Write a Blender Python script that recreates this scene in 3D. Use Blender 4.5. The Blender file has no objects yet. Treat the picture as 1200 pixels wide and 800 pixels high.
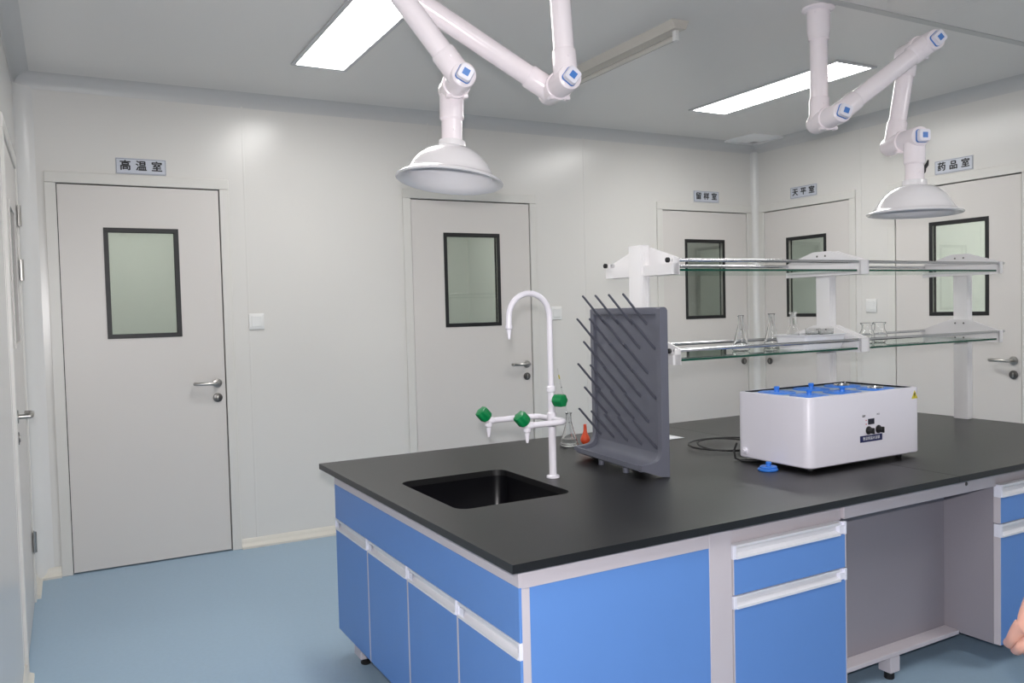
import bpy, bmesh, math, random
from mathutils import Vector, Matrix
random.seed(7)
PI = math.pi
SC = bpy.context.scene
COL = SC.collection

# ------------------------------------------------------------------ materials
def lin(c):
    return tuple(((v / 255) / 12.92 if v / 255 <= .04045 else ((v / 255 + .055) / 1.055) ** 2.4) for v in c)

def mat(name, rgb, rough=.5, metal=0., spec=.5, var=0., vscale=20., bump=0., bscale=200., coat=0.):
    m = bpy.data.materials.new(name); m.use_nodes = True
    nt = m.node_tree; b = nt.nodes['Principled BSDF']
    col = (*lin(rgb), 1)
    b.inputs['Base Color'].default_value = col
    b.inputs['Roughness'].default_value = rough
    b.inputs['Metallic'].default_value = metal
    b.inputs['Specular IOR Level'].default_value = spec
    b.inputs['Coat Weight'].default_value = coat
    tc = nt.nodes.new('ShaderNodeTexCoord')
    if var:
        n = nt.nodes.new('ShaderNodeTexNoise'); n.inputs['Scale'].default_value = vscale; n.inputs['Detail'].default_value = 4
        nt.links.new(tc.outputs['Object'], n.inputs['Vector'])
        r = nt.nodes.new('ShaderNodeMixRGB'); r.blend_type = 'MIX'
        r.inputs[1].default_value = (*[v * (1 - var) for v in col[:3]], 1)
        r.inputs[2].default_value = (*[min(1, v * (1 + var)) for v in col[:3]], 1)
        nt.links.new(n.outputs['Fac'], r.inputs[0]); nt.links.new(r.outputs[0], b.inputs['Base Color'])
    if bump:
        n = nt.nodes.new('ShaderNodeTexNoise'); n.inputs['Scale'].default_value = bscale; n.inputs['Detail'].default_value = 3
        nt.links.new(tc.outputs['Object'], n.inputs['Vector'])
        bp = nt.nodes.new('ShaderNodeBump'); bp.inputs['Strength'].default_value = bump; bp.inputs['Distance'].default_value = .002
        nt.links.new(n.outputs['Fac'], bp.inputs['Height']); nt.links.new(bp.outputs[0], b.inputs['Normal'])
    return m

def emit(name, rgb, strength):
    m = bpy.data.materials.new(name); m.use_nodes = True
    nt = m.node_tree; nt.nodes.clear()
    o = nt.nodes.new('ShaderNodeOutputMaterial'); e = nt.nodes.new('ShaderNodeEmission')
    e.inputs[0].default_value = (*rgb, 1); e.inputs[1].default_value = strength
    nt.links.new(e.outputs[0], o.inputs[0])
    return m

def sheet_glass(name, tint, f0=.05):
    """flat pane: tinted see-through mixed with a mirror by Schlick's law"""
    m = bpy.data.materials.new(name); m.use_nodes = True
    nt = m.node_tree; nt.nodes.clear()
    o = nt.nodes.new('ShaderNodeOutputMaterial'); t = nt.nodes.new('ShaderNodeBsdfTransparent'); g = nt.nodes.new('ShaderNodeBsdfGlossy')
    t.inputs[0].default_value = (*tint, 1); g.inputs['Roughness'].default_value = .01; g.inputs[0].default_value = (.9, .95, .92, 1)
    lw = nt.nodes.new('ShaderNodeLayerWeight'); lw.inputs[0].default_value = .5
    p = nt.nodes.new('ShaderNodeMath'); p.operation = 'POWER'; p.inputs[1].default_value = 5
    a = nt.nodes.new('ShaderNodeMath'); a.operation = 'MULTIPLY_ADD'; a.inputs[1].default_value = 1 - f0; a.inputs[2].default_value = f0
    mx = nt.nodes.new('ShaderNodeMixShader')
    nt.links.new(lw.outputs['Facing'], p.inputs[0]); nt.links.new(p.outputs[0], a.inputs[0]); nt.links.new(a.outputs[0], mx.inputs[0])
    nt.links.new(t.outputs[0], mx.inputs[1]); nt.links.new(g.outputs[0], mx.inputs[2]); nt.links.new(mx.outputs[0], o.inputs[0])
    return m

def clear_glass(name, rgb=(1, 1, 1)):
    m = bpy.data.materials.new(name); m.use_nodes = True
    b = m.node_tree.nodes['Principled BSDF']
    b.inputs['Base Color'].default_value = (*rgb, 1); b.inputs['Roughness'].default_value = 0
    b.inputs['Transmission Weight'].default_value = 1; b.inputs['IOR'].default_value = 1.45
    return m

M = {}
M['wall'] = mat('wall_panel_paint', (217, 215, 211), .24, spec=.4, var=.012, vscale=3, bump=.06, bscale=6)
M['ceiling'] = mat('ceiling_panel_paint', (224, 222, 219), .32, spec=.4, var=.012, vscale=2, bump=.05, bscale=5)
M['trim'] = mat('aluminium_cove_paint', (200, 200, 199), .4, var=.01)
M['corner'] = mat('corner_trim_paint', (222, 221, 219), .25, var=.01)
M['groove'] = mat('ceiling_joint_strip', (196, 196, 194), .5, var=.02)
M['floor'] = mat('blue_vinyl_floor', (152, 176, 196), .42, spec=.35, var=.06, vscale=60, bump=.08, bscale=300)
M['skirt'] = mat('cream_skirting', (214, 210, 200), .4, var=.02)
M['leaf'] = mat('door_leaf_paint', (211, 207, 203), .36, spec=.4, var=.012, vscale=3)
M['dframe'] = mat('door_frame_paint', (214, 212, 207), .35, spec=.4, var=.01)
M['gasket'] = mat('dark_gasket', (40, 40, 38), .6, var=.1)
M['black'] = mat('black_window_frame', (22, 23, 25), .45, var=.1)
M['pane'] = sheet_glass('tinted_pane', (.93, .95, .93), .08)
M['steel'] = mat('brushed_steel', (170, 168, 164), .28, 1., var=.05, vscale=60)
M['chrome'] = mat('chrome', (205, 205, 208), .12, 1., var=.02)
M['darksteel'] = mat('dark_steel', (110, 108, 106), .35, 1., var=.05)
M['plastic'] = mat('white_switch_plastic', (226, 226, 224), .35, var=.01)
M['sign'] = mat('sign_plate', (196, 200, 210), .35, var=.02)
M['signedge'] = mat('sign_border', (140, 145, 155), .4, var=.02)
M['ink'] = mat('black_lettering', (30, 32, 36), .5, var=.05)
M['lampframe'] = mat('lamp_frame', (200, 200, 202), .4, var=.01)
M['lamp'] = emit('lamp_diffuser', (1., .985, .962), 19.5)
M['tube'] = mat('unlit_tube_glass', (196, 192, 184), .15, var=.02)
M['batten'] = mat('batten_housing', (204, 199, 190), .4, var=.03)
M['vent'] = mat('vent_plastic', (244, 244, 244), .45, var=.02)
M['ventdark'] = mat('vent_slot', (190, 190, 190), .6, var=.02)
M['arm'] = mat('white_arm_plastic', (248, 239, 243), .22, spec=.5, var=.01)
M['armcap'] = mat('white_cap_plastic', (232, 230, 240), .3, var=.01)
M['armblue'] = mat('blue_cap_inlay', (72, 128, 205), .35, var=.03)
M['hood'] = mat('white_hood_plastic', (237, 234, 236), .16, spec=.6, var=.01)
M['top'] = mat('black_epoxy_worktop', (19, 19, 21), .40, spec=.8, var=.06, vscale=40, bump=.05, bscale=500)
M['sink'] = mat('black_sink_polypropylene', (14, 14, 18), .3, spec=.4, var=.1)
M['blue'] = mat('blue_laminate', (99, 143, 210), .38, spec=.4, var=.015, vscale=8)
M['carcass'] = mat('pale_carcass_laminate', (201, 194, 200), .42, spec=.4, var=.012, vscale=10)
M['knee_shade_grey'] = mat('shaded_panel_grey', (150, 145, 153), .5, var=.012, vscale=10)  # grey darkened to carry the shade of the knee space
M['grip'] = mat('pale_grip_profile', (226, 226, 231), .3, spec=.5, var=.012)
M['gripend'] = mat('grip_end_cap', (234, 234, 246), .35, var=.01)
M['rubber'] = mat('black_rubber', (22, 22, 24), .55, var=.1)
M['tapwhite'] = mat('white_epoxy_coat', (238, 234, 242), .22, spec=.5, var=.01)
M['green'] = mat('green_handle_plastic', (10, 130, 72), .35, var=.06)
M['rack'] = mat('grey_rack_polystyrene', (102, 104, 116), .4, spec=.45, var=.03, vscale=15)
M['peg'] = mat('grey_peg_plastic', (84, 86, 97), .35, var=.03)
M['bath'] = mat('white_powder_coat', (227, 224, 234), .35, var=.01)
M['bathtop'] = mat('bath_top_steel', (176, 188, 208), .3, .25, var=.03)
M['lidblue'] = mat('blue_ring_plastic', (56, 128, 224), .35, var=.03)
M['panelblue'] = mat('dark_blue_label', (30, 34, 92), .4, var=.05)
M['knob'] = mat('black_knob', (28, 27, 29), .4, var=.05)
M['display'] = mat('dark_display', (28, 28, 48), .15, var=.05)
M['white'] = mat('white_print', (230, 230, 235), .5, var=.01)
M['yellow'] = mat('yellow_sticker', (206, 190, 40), .5, var=.03)
M['red'] = mat('small_red_lamp', (190, 60, 60), .4, var=.03)
M['cable'] = mat('black_cable', (18, 18, 20), .5, var=.1)
M['paper'] = mat('white_paper', (238, 238, 242), .7, var=.01)
M['bulb'] = mat('orange_rubber', (226, 84, 48), .45, var=.05)
M['glass'] = clear_glass('lab_glass')
M['water'] = clear_glass('clear_water', (.96, .98, .97)); M['water'].node_tree.nodes['Principled BSDF'].inputs['IOR'].default_value = 1.33
M['shelf'] = sheet_glass('shelf_glass', (.96, .98, .97), .05)
M['shelfedge'] = mat('green_glass_edge', (10, 74, 58), .15, spec=.6, var=.1)
M['rackwhite'] = mat('white_column_coat', (238, 236, 237), .35, var=.01)
M['tray'] = mat('white_tray_plastic', (246, 246, 248), .4, var=.01)
M['skin'] = mat('skin', (200, 152, 136), .5, spec=.35, var=.1, vscale=25, bump=.25, bscale=120)
b_ = M['skin'].node_tree.nodes['Principled BSDF']; b_.inputs['Subsurface Weight'].default_value = .15; b_.inputs['Subsurface Radius'].default_value = (.01, .004, .002)
M['nail'] = mat('fingernail', (222, 170, 152), .3, var=.02)
M['shirt'] = mat('grey_shirt_cloth', (120, 124, 134), .8, var=.06, vscale=80)
M['trousers'] = mat('dark_trouser_cloth', (46, 48, 58), .85, var=.08, vscale=80)
M['shoe'] = mat('black_shoe', (26, 25, 25), .45, var=.08)
M['hair'] = mat('black_hair', (22, 18, 16), .5, var=.2, vscale=90)
M['eyewhite'] = mat('eye_white', (235, 232, 228), .2, var=.01)
M['roomwall'] = mat('back_room_paint', (218, 220, 214), .5, var=.012, vscale=3)

# ------------------------------------------------------------------ geometry helpers
class G:
    """collects shapes in one mesh; each shape may carry a material slot"""
    def __init__(s): s.bm = bmesh.new(); s.slot = 0
    def _merge(s, t, flip=False):
        me = bpy.data.meshes.new('t'); 
        for f in t.faces: f.material_index = s.slot
        t.to_mesh(me); t.free(); s.bm.from_mesh(me); bpy.data.meshes.remove(me); return s
    def box(s, x0, x1, y0, y1, z0, z1, bev=0., seg=2, rot=None):
        t = bmesh.new(); bmesh.ops.create_cube(t, size=1)
        bmesh.ops.scale(t, vec=(abs(x1 - x0), abs(y1 - y0), abs(z1 - z0)), verts=t.verts)
        if bev: bmesh.ops.bevel(t, geom=t.edges[:], offset=bev, segments=seg, affect='EDGES', profile=.5)
        if rot: bmesh.ops.transform(t, matrix=rot, verts=t.verts)
        bmesh.ops.translate(t, vec=((x0 + x1) / 2, (y0 + y1) / 2, (z0 + z1) / 2), verts=t.verts)
        return s._merge(t)
    def loft(s, loops, cap0=True, cap1=True, closed=True):
        t = bmesh.new(); L = [[t.verts.new(p) for p in lp] for lp in loops]
        n = len(L[0])
        for a, b in zip(L[:-1], L[1:]):
            for i in range(n if closed else n - 1):
                j = (i + 1) % n; t.faces.new((a[i], a[j], b[j], b[i]))
        if cap0: t.faces.new(L[0][::-1])
        if cap1: t.faces.new(L[-1])
        bmesh.ops.recalc_face_normals(t, faces=t.faces)
        return s._merge(t)
    def tube(s, pts, r, seg=16, caps=True):
        pts = [Vector(p) for p in pts]; n = len(pts)
        rs = r if isinstance(r, (list, tuple)) else [r] * n
        tang = [(pts[min(i + 1, n - 1)] - pts[max(i - 1, 0)]).normalized() for i in range(n)]
        up = Vector((0, 0, 1)) if abs(tang[0].z) < .9 else Vector((1, 0, 0))
        u = tang[0].cross(up).normalized(); loops = []
        for i in range(n):
            if i: 
                u = (u - tang[i] * u.dot(tang[i])).normalized()
            v = tang[i].cross(u)
            loops.append([tuple(pts[i] + (u * math.cos(2 * PI * k / seg) + v * math.sin(2 * PI * k / seg)) * rs[i]) for k in range(seg)])
        return s.loft(loops, caps, caps)
    def cyl(s, p0, p1, r0, r1=None, seg=24, bev=0.):
        r1 = r0 if r1 is None else r1
        if bev:
            a, b = Vector(p0), Vector(p1); d = (b - a).normalized()
            return s.tube([a, a + d * .0001, a + d * bev, b - d * bev, b - d * .0001, b], [r0 - bev, r0 - bev * .9, r0, r1, r1 - bev * .9, r1 - bev], seg)
        return s.tube([p0, p1], [r0, r1], seg)
    def lathe(s, prof, c=(0, 0, 0), seg=32, mtx=None, cap0=False, cap1=False):
        loops = [[(r * math.cos(2 * PI * k / seg), r * math.sin(2 * PI * k / seg), z) for k in range(seg)] for r, z in prof]
        cv = Vector(c)
        loops = [[tuple((mtx @ Vector(p) if mtx else Vector(p)) + cv) for p in lp] for lp in loops]
        return s.loft(loops, cap0, cap1)
    def prism(s, poly, axis, a0, a1):
        f = {'x': lambda a, p: (a, p[0], p[1]), 'y': lambda a, p: (p[0], a, p[1]), 'z': lambda a, p: (p[0], p[1], a)}[axis]
        return s.loft([[f(a0, p) for p in poly], [f(a1, p) for p in poly]])
    def ball(s, c, r, sc=(1, 1, 1), seg=16):
        t = bmesh.new(); bmesh.ops.create_uvsphere(t, u_segments=seg, v_segments=seg // 2 + 2, radius=r)
        bmesh.ops.scale(t, vec=sc, verts=t.verts); bmesh.ops.translate(t, vec=c, verts=t.verts)
        return s._merge(t)
    def holed(s, outer, holes, z0, z1):
        """flat slab with openings"""
        t = bmesh.new()
        for lp in [outer] + holes:
            vs = [t.verts.new((x, y, z1)) for x, y in lp]
            for i in range(len(vs)): t.edges.new((vs[i], vs[(i + 1) % len(vs)]))
        r = bmesh.ops.triangle_fill(t, edges=t.edges[:], use_beauty=True, use_dissolve=False)
        bmesh.ops.dissolve_limit(t, angle_limit=.01, verts=t.verts, edges=t.edges)
        g = bmesh.ops.extrude_face_region(t, geom=t.faces[:])
        bmesh.ops.translate(t, vec=(0, 0, z0 - z1), verts=[e for e in g['geom'] if isinstance(e, bmesh.types.BMVert)])
        bmesh.ops.recalc_face_normals(t, faces=t.faces)
        return s._merge(t)
    def text(s, body, size, mtx, depth=.0015, bold=.0):
        cu = bpy.data.curves.new('t', 'FONT'); cu.body = body; cu.size = size; cu.align_x = 'CENTER'; cu.align_y = 'CENTER'
        cu.extrude = depth; cu.offset = bold; cu.resolution_u = 3
        o = bpy.data.objects.new('t', cu); COL.objects.link(o)
        dg = bpy.context.evaluated_depsgraph_get(); dg.update()
        me = bpy.data.meshes.new_from_object(o.evaluated_get(dg))
        me.transform(mtx)
        for p in me.polygons: p.material_index = s.slot
        s.bm.from_mesh(me); bpy.data.objects.remove(o); bpy.data.curves.remove(cu); bpy.data.meshes.remove(me)
        return s
    def obj(s, name, m, parent=None, sharp=35, loc=None):
        me = bpy.data.meshes.new(name); s.bm.to_mesh(me); s.bm.free()
        for q in (m if isinstance(m, (list, tuple)) else [m]): me.materials.append(q)
        me.shade_smooth(); me.set_sharp_from_angle(angle=math.radians(sharp))
        o = bpy.data.objects.new(name, me); COL.objects.link(o)
        if parent: o.parent = parent
        if loc: o.location = loc
        return o

def tag(o, label=None, cat=None, group=None, kind=None):
    if label: o['label'] = label
    if cat: o['category'] = cat
    if group: o['group'] = group
    if kind: o['kind'] = kind
    return o
def thing(name, label, cat, loc=(0, 0, 0), rz=0., group=None, kind=None):
    o = bpy.data.objects.new(name, None); COL.objects.link(o)
    o.location = loc; o.rotation_euler = (0, 0, rz); o.empty_display_size = .05
    return tag(o, label, cat, group, kind)
def copy_tree(o, parent=None):
    c = o.copy(); COL.objects.link(c)
    if parent: c.parent = parent
    for ch in list(o.children): copy_tree(ch, c)
    return c
def rrect(x0, x1, y0, y1, r, n=6):
    out = []
    for cx, cy, a in ((x1 - r, y1 - r, 0), (x0 + r, y1 - r, 90), (x0 + r, y0 + r, 180), (x1 - r, y0 + r, 270)):
        for k in range(n + 1):
            t = math.radians(a + 90 * k / n); out.append((cx + r * math.cos(t), cy + r * math.sin(t)))
    return out
def arc(c, r, a0, a1, n, u, v):
    c, u, v = Vector(c), Vector(u), Vector(v)
    return [c + u * (r * math.cos(math.radians(a0 + (a1 - a0) * k / n))) + v * (r * math.sin(math.radians(a0 + (a1 - a0) * k / n))) for k in range(n + 1)]

# ------------------------------------------------------------------ camera
F, YAW, PITCH, ROLL, EYE = 967.0, .49519, .038746, -.025048, 1.37264
f_ = Vector((math.sin(YAW) * math.cos(PITCH), math.cos(YAW) * math.cos(PITCH), -math.sin(PITCH)))
r_ = Vector((math.cos(YAW), -math.sin(YAW), 0)); u_ = r_.cross(f_)
R2 = r_ * math.cos(ROLL) + u_ * math.sin(ROLL); U2 = -r_ * math.sin(ROLL) + u_ * math.cos(ROLL)
cam = bpy.data.cameras.new('camera'); co = bpy.data.objects.new('camera', cam); COL.objects.link(co)
cam.sensor_width = 36; cam.lens = F * 36 / 1200; cam.clip_start = .02
co.matrix_world = Matrix(((R2.x, U2.x, -f_.x, 0), (R2.y, U2.y, -f_.y, 0), (R2.z, U2.z, -f_.z, EYE), (0, 0, 0, 1)))
SC.camera = co

# ------------------------------------------------------------------ room
YB, XR, XL, YF, H = 5.0252, 5.0068, -.19, -3.0, 2.663
TW = .1   # wall thickness
def wall(name, length, openings, loc, rz, seams, label):
    """local x along the wall, room side is -y; real openings for the doors; thin joint strips between the panels"""
    g = G(); xs = [0]
    for a, b, top in sorted(openings):
        if a > xs[-1]: g.box(xs[-1], a, 0, TW, 0, H)
        g.box(a, b, 0, TW, top, H); xs.append(b)
    g.box(xs[-1], length, 0, TW, 0, H)
    for x in seams:
        if not any(a - .06 < x < b + .06 for a, b, t in openings): g.box(x - .005, x + .005, -.0012, .002, .05, H - .05, .0008, 1)
        else: g.box(x - .005, x + .005, -.0012, .002, 2.17, H - .05, .0008, 1)
    o = g.obj(name, M['wall']); o.location = loc; o.rotation_euler = (0, 0, rz)
    return tag(o, label, 'wall', kind='structure')
DT = 2.1
doors = dict(A=(-.0127, .8055), B=(1.9936, 2.8678), C=(4.0473, 4.9040), D=(4.9180, 4.1004), E=(3.7177, 2.8777), F=(3.72, 4.62))
OP = .035
wall('wall_back', XR - XL, [(doors[k][0] - XL - OP, doors[k][1] - XL + OP, DT + OP) for k in 'ABC'], (XL, YB, 0), 0, [.955 - XL, 2.127 - XL, 3.337 - XL, 4.526 - XL], 'pale panelled wall holding the three doors at the back')
wall('wall_right', YB - YF, [(YB - doors[k][0] - OP, YB - doors[k][1] + OP, DT + OP) for k in 'DE'], (XR, YB, 0), -PI / 2, [YB - 4.0, YB - 2.4, YB - 1.2, YB], 'pale panelled wall at the right with two doors')
wall('wall_left', YB - YF, [(doors['F'][0] - YF - OP, doors['F'][1] - YF + OP, DT + OP)], (XL, YF, 0), PI / 2, [.6, 1.8, 3.0, 4.2, 5.4, 6.6], 'pale panelled wall seen edge-on at the left')
wall('wall_front', XR - XL, [], (XR, YF, 0), PI, [1.2, 2.4, 3.6], 'pale wall behind the photographer')
tag(G().box(XL - .1, XR + 2.2, YF - .1, YB + 2.2, -.1, 0).obj('floor', M['floor']), 'blue vinyl floor', 'floor', kind='structure')
tag(G().box(XL - .1, XR + 2.2, YF - .1, YB + 2.2, H, H + .1).obj('ceiling', M['ceiling']), 'grey ceiling of flat panels', 'ceiling', kind='structure')

# coves, corner posts and skirtings
def cove(name, p0, p1, inward, label, r=.075):
    g = G(); a, b = Vector(p0), Vector(p1); n = Vector(inward)
    prof = [(0, 0)] + [(r - r * math.sin(math.radians(t)), -(r - r * math.cos(math.radians(t)))) for t in range(0, 91, 15)][::1]
    lp = lambda q: [tuple(q + n * x + Vector((0, 0, z))) for x, z in prof]
    g.loft([lp(a), lp(b)])
    return tag(g.obj(name, M['trim'], sharp=30), label, 'trim', kind='structure')
cove('trim_1', (XL, YB, H), (XR, YB, H), (0, -1, 0), 'grey cove between back wall and ceiling')
cove('trim_2', (XR, YF, H), (XR, YB, H), (-1, 0, 0), 'grey cove between right wall and ceiling')
cove('trim_3', (XL, YF, H), (XL, YB, H), (1, 0, 0), 'grey cove between left wall and ceiling')
def post(name, c, sx, r, label, m='corner'):
    g = G(); pts = [(0, 0)] + [(sx * (r - r * math.sin(math.radians(t))), -(r - r * math.cos(math.radians(t)))) for t in range(0, 91, 15)]
    g.prism([(c[0] + x, c[1] + y) for x, y in pts], 'z', 0, H - .06)
    return tag(g.obj(name, M[m], sharp=30), label, 'trim', kind='structure')
post('trim_4', (XR, YB), -1, .045, 'rounded corner strip between back and right walls')
post('trim_5', (XL, YB), 1, .085, 'wide rounded corner strip left of the first door')
tag(G().box(-.15, XR, 2.478, 2.518, H - .004, H + .001, .001, 1).obj('trim_6', M['groove']), 'dark joint strip across the ceiling', 'trim', kind='structure')
def skirting(name, segs, loc, rz, label):
    g = G()
    for a, b in segs:
        g.prism([(0, 0), (-.03, 0), (-.03, .012), (-.014, .02), (-.008, .034), (-.006, .052), (0, .056)], 'x', a, b)
    o = g.obj(name, M['skirt'], sharp=50); o.location = loc; o.rotation_euler = (0, 0, rz)
    return tag(o, label, 'skirting', kind='structure')
FR = .058
skirting('baseboard_back', [(XL - XL, doors['A'][0] - FR - XL), (doors['A'][1] + FR - XL, doors['B'][0] - FR - XL), (doors['B'][1] + FR - XL, doors['C'][0] - FR - XL)], (XL, YB, 0), 0, 'cream skirting along the back wall')
skirting('baseboard_right', [(YB - doors['D'][1] + FR, YB - doors['E'][0] - FR), (YB - doors['E'][1] + FR, YB - YF)], (XR, YB, 0), -PI / 2, 'cream skirting along the right wall')
skirting('baseboard_left', [(0, doors['F'][0] - FR - YF), (doors['F'][1] + FR - YF, YB - YF)], (XL, YF, 0), PI / 2, 'cream skirting along the left wall')

# ------------------------------------------------------------------ doors
def door(num, k, loc, rz, w, win, latch, label, handle_h=.99):
    d = thing('door_%d' % num, label, 'door', loc, rz, kind='structure')
    g = G()
    for a, b in ((-FR, -.004), (w + .006, w + FR)): g.box(a, b, -.012, .012, 0, DT + .0065, .002, 1)
    g.box(-FR, w + FR, -.012, .012, DT + .007, DT + .007 + FR, .003, 1)
    for a, b in ((-OP + .001, -.0045), (w + .0065, w + OP - .001)): g.box(a, b, .0125, .099, 0, DT + .006)
    g.box(-OP + .001, w + OP - .001, .0125, .099, DT + .0075, DT + OP - .001)
    g.obj('door_frame', M['dframe'], d)
    g = G()
    lt = w if latch > 0 else 0
    g.box(-.004, w + .006, .035, .05, DT - .02, DT + .007); g.box(-.004, .02, .035, .05, .021, DT - .0205); g.box(w - .02, w + .006, .035, .05, .021, DT - .0205); g.box(-.004, w + .006, .0345, .05, .0005, .0205)
    g.obj('gasket', M['gasket'], d)
    # leaf with a real opening
    x0, x1, z0, z1 = win
    g = G(); g.holed([(0, .008), (w, .008), (w, DT), (0, DT)], [[(x0 + .012, z0 + .012), (x1 - .012, z0 + .012), (x1 - .012, z1 - .012), (x0 + .012, z1 - .012)]], 0, .034)
    leaf = g.obj('leaf', M['leaf'], d, sharp=20)
    leaf.data.transform(Matrix(((1, 0, 0, 0), (0, 0, 1, -.004), (0, 1, 0, 0), (0, 0, 0, 1)))); leaf.data.flip_normals()
    fw = .024; g = G()
    for ya, yb in ((-.008, -.0035), (.0295, .034)):
        g.box(x0, x1, ya, yb, z0, z0 + fw, .001, 1); g.box(x0, x1, ya, yb, z1 - fw, z1, .001, 1)
        g.box(x0, x0 + fw, ya, yb, z0 + fw, z1 - fw, .001, 1); g.box(x1 - fw, x1, ya, yb, z0 + fw, z1 - fw, .001, 1)
    g.obj('window_frame', M['leaf' if k == 'F' else 'black'], d)
    G().box(x0 + .0125, x1 - .0125, .004, .0085, z0 + .0125, z1 - .0125).obj('window_pane', M['pane'], d)
    # lever handle
    hx = lt - .045 * latch; s = -latch
    g = G(); g.cyl((hx, -.004, handle_h), (hx, -.014, handle_h), .026, bev=.002)
    g.cyl((hx, -.012, handle_h), (hx, -.055, handle_h), .0095, seg=12)
    g.tube([(hx, -.045, handle_h), (hx + s * .012, -.056, handle_h), (hx + s * .11, -.056, handle_h + .002), (hx + s * .122, -.05, handle_h + .002), (hx + s * .126, -.03, handle_h + .002)], .0095, 12)
    g.obj('lever_handle', M['steel'], d)
    g = G(); g.cyl((hx, -.004, handle_h - .085), (hx, -.013, handle_h - .085), .026, bev=.002); 
    lock = g.obj('lock_rose', M['darksteel'], d)
    g = G(); g.box(hx - .006, hx + .006, -.017, -.012, handle_h - .1, handle_h - .072, .003); g.obj('lock_cylinder', M['steel'], lock)
    # hinges on the far side
    hgx = 0 if latch > 0 else w
    for hz in (.3, 1.62, 1.88):
        if k in 'F': 
            g = G(); g.cyl((hgx - .003, -.016, hz - .05), (hgx - .003, -.016, hz + .05), .009, seg=12); g.box(hgx - .035, hgx + .03, -.0145, -.0115, hz - .05, hz + .05); g.obj('hinge', M['steel'], d)
    return d
door(1, 'A', (doors['A'][0], YB, 0), 0, .8182, (.213, .595, 1.266, 1.874), 1, 'large pale door at the left under a sign reading 高温室')
door(2, 'B', (doors['B'][0], YB, 0), 0, .8742, (.223, .641, 1.265, 1.891), 1, 'pale door without a sign, behind the white tap')
door(3, 'C', (doors['C'][0], YB, 0), 0, .8567, (.213, .622, 1.262, 1.886), 1, 'pale door with dark window left of the room corner, sign 留样室')
door(4, 'D', (XR, doors['D'][0], 0), -PI / 2, .8176, (.228, .615, 1.261, 1.881), -1, 'pale door right of the room corner, sign 天平室')
door(5, 'E', (XR, doors['E'][0], 0), -PI / 2, .84, (.246, .645, 1.263, 1.872), 1, 'pale door with bright window at the right, sign 药品室')
door(6, 'F', (XL, doors['F'][0], 0), PI / 2, .9, (.25, .65, 1.262, 1.88), -1, 'door in the left wall seen edge-on with steel hinges', 1.0)

# ------------------------------------------------------------------ the rooms behind the doors
def block(name, x0, x1, y0, y1, label):
    tag(G().box(x0, x1, y0, y1, 0, H).obj(name, M['roomwall']), label, 'wall', kind='structure')
block('wall_back_rooms', XL - .1, XR + 2.2, YB + 2.1, YB + 2.2, 'far wall of the rooms behind the back doors')
block('wall_back_divide', 1.4, 1.5, YB + TW, YB + 2.1, 'divider between the rooms of the first and second doors')
block('wall_back_divide_2', 3.4, 3.5, YB + TW, YB + 2.1, 'divider between the rooms of the second and third doors')
block('wall_corner_divide', XR, XR + .1, YB + TW, YB + 2.1, 'divider behind the room corner')
block('wall_right_rooms', XR + 2.1, XR + 2.2, YF, YB + 2.1, 'far wall of the rooms behind the right doors')
block('wall_right_divide', XR + TW, XR + 2.1, 3.86, 3.96, 'divider between the two rooms on the right')
block('wall_right_end', XR + TW, XR + 2.1, 1.2, 1.3, 'end wall of the room behind the right door')
block('wall_back_end', XL - .1, XL, YB + TW, YB + 2.1, 'end wall of the room behind the first door')

def room_lamp(name, x, y, e, label, sx=.9, sy=.25):
    o = thing(name, label, 'ceiling light', (x, y, H))
    G().box(-sx / 2 - .02, sx / 2 + .02, -sy / 2 - .02, sy / 2 + .02, -.008, .0, .002, 1).obj('lamp_frame', M['lampframe'], o)
    G().box(-sx / 2, sx / 2, -sy / 2, sy / 2, -.0095, -.0065).obj('diffuser', emit('diffuser_glow', (1., 1., .97), e), o)
    return o
room_lamp('ceiling_light', .5, YB + 1.1, 15., 'ceiling light in the room behind the first door')
room_lamp('ceiling_light', 2.3, YB + 1.1, 14., 'ceiling light in the room behind the unsigned door')
room_lamp('ceiling_light', 4.2, YB + 1.2, 3.5, 'ceiling light in the dim room behind the corner door')
room_lamp('ceiling_light', XR + 1.1, 4.6, 30., 'ceiling light in the room behind the right corner door')
room_lamp('ceiling_light', XR + 1.1, 2.7, 30., 'ceiling light in the bright room behind the right door')

# ------------------------------------------------------------------ ceiling: lamps, batten, vent, cover
def panel_light(x0, x1, y0, y1, label):
    o = thing('panel_light', label, 'ceiling light', ((x0 + x1) / 2, (y0 + y1) / 2, H)); a, b = (x1 - x0) / 2, (y1 - y0) / 2
    g = G(); t = .022
    g.box(-a - t, a + t, -b - t, -b, -.01, .0, .002, 1); g.box(-a - t, a + t, b, b + t, -.01, .0, .002, 1)
    g.box(-a - t, -a, -b, b, -.01, .0, .002, 1); g.box(a, a + t, -b, b, -.01, .0, .002, 1)
    g.obj('lamp_frame', M['lampframe'], o)
    G().box(-a, a, -b, b, -.006, -.001).obj('diffuser', M['lamp'], o)
    return o
panel_light(1.093, 1.343, 3.10, 4.279, 'bright white panel light at the left above the round hood')
panel_light(3.70, 3.976, 3.10, 4.256, 'bright white panel light at the right behind the hanging pipe')
panel_light(1.093, 1.343, -.1, 1.1, 'unseen panel light added for brightness over the near end of the bench')  # this panel and the next are out of view, added only for light
panel_light(3.70, 3.976, -.1, 1.1, 'unseen panel light added for brightness over the far right of the room')

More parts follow.
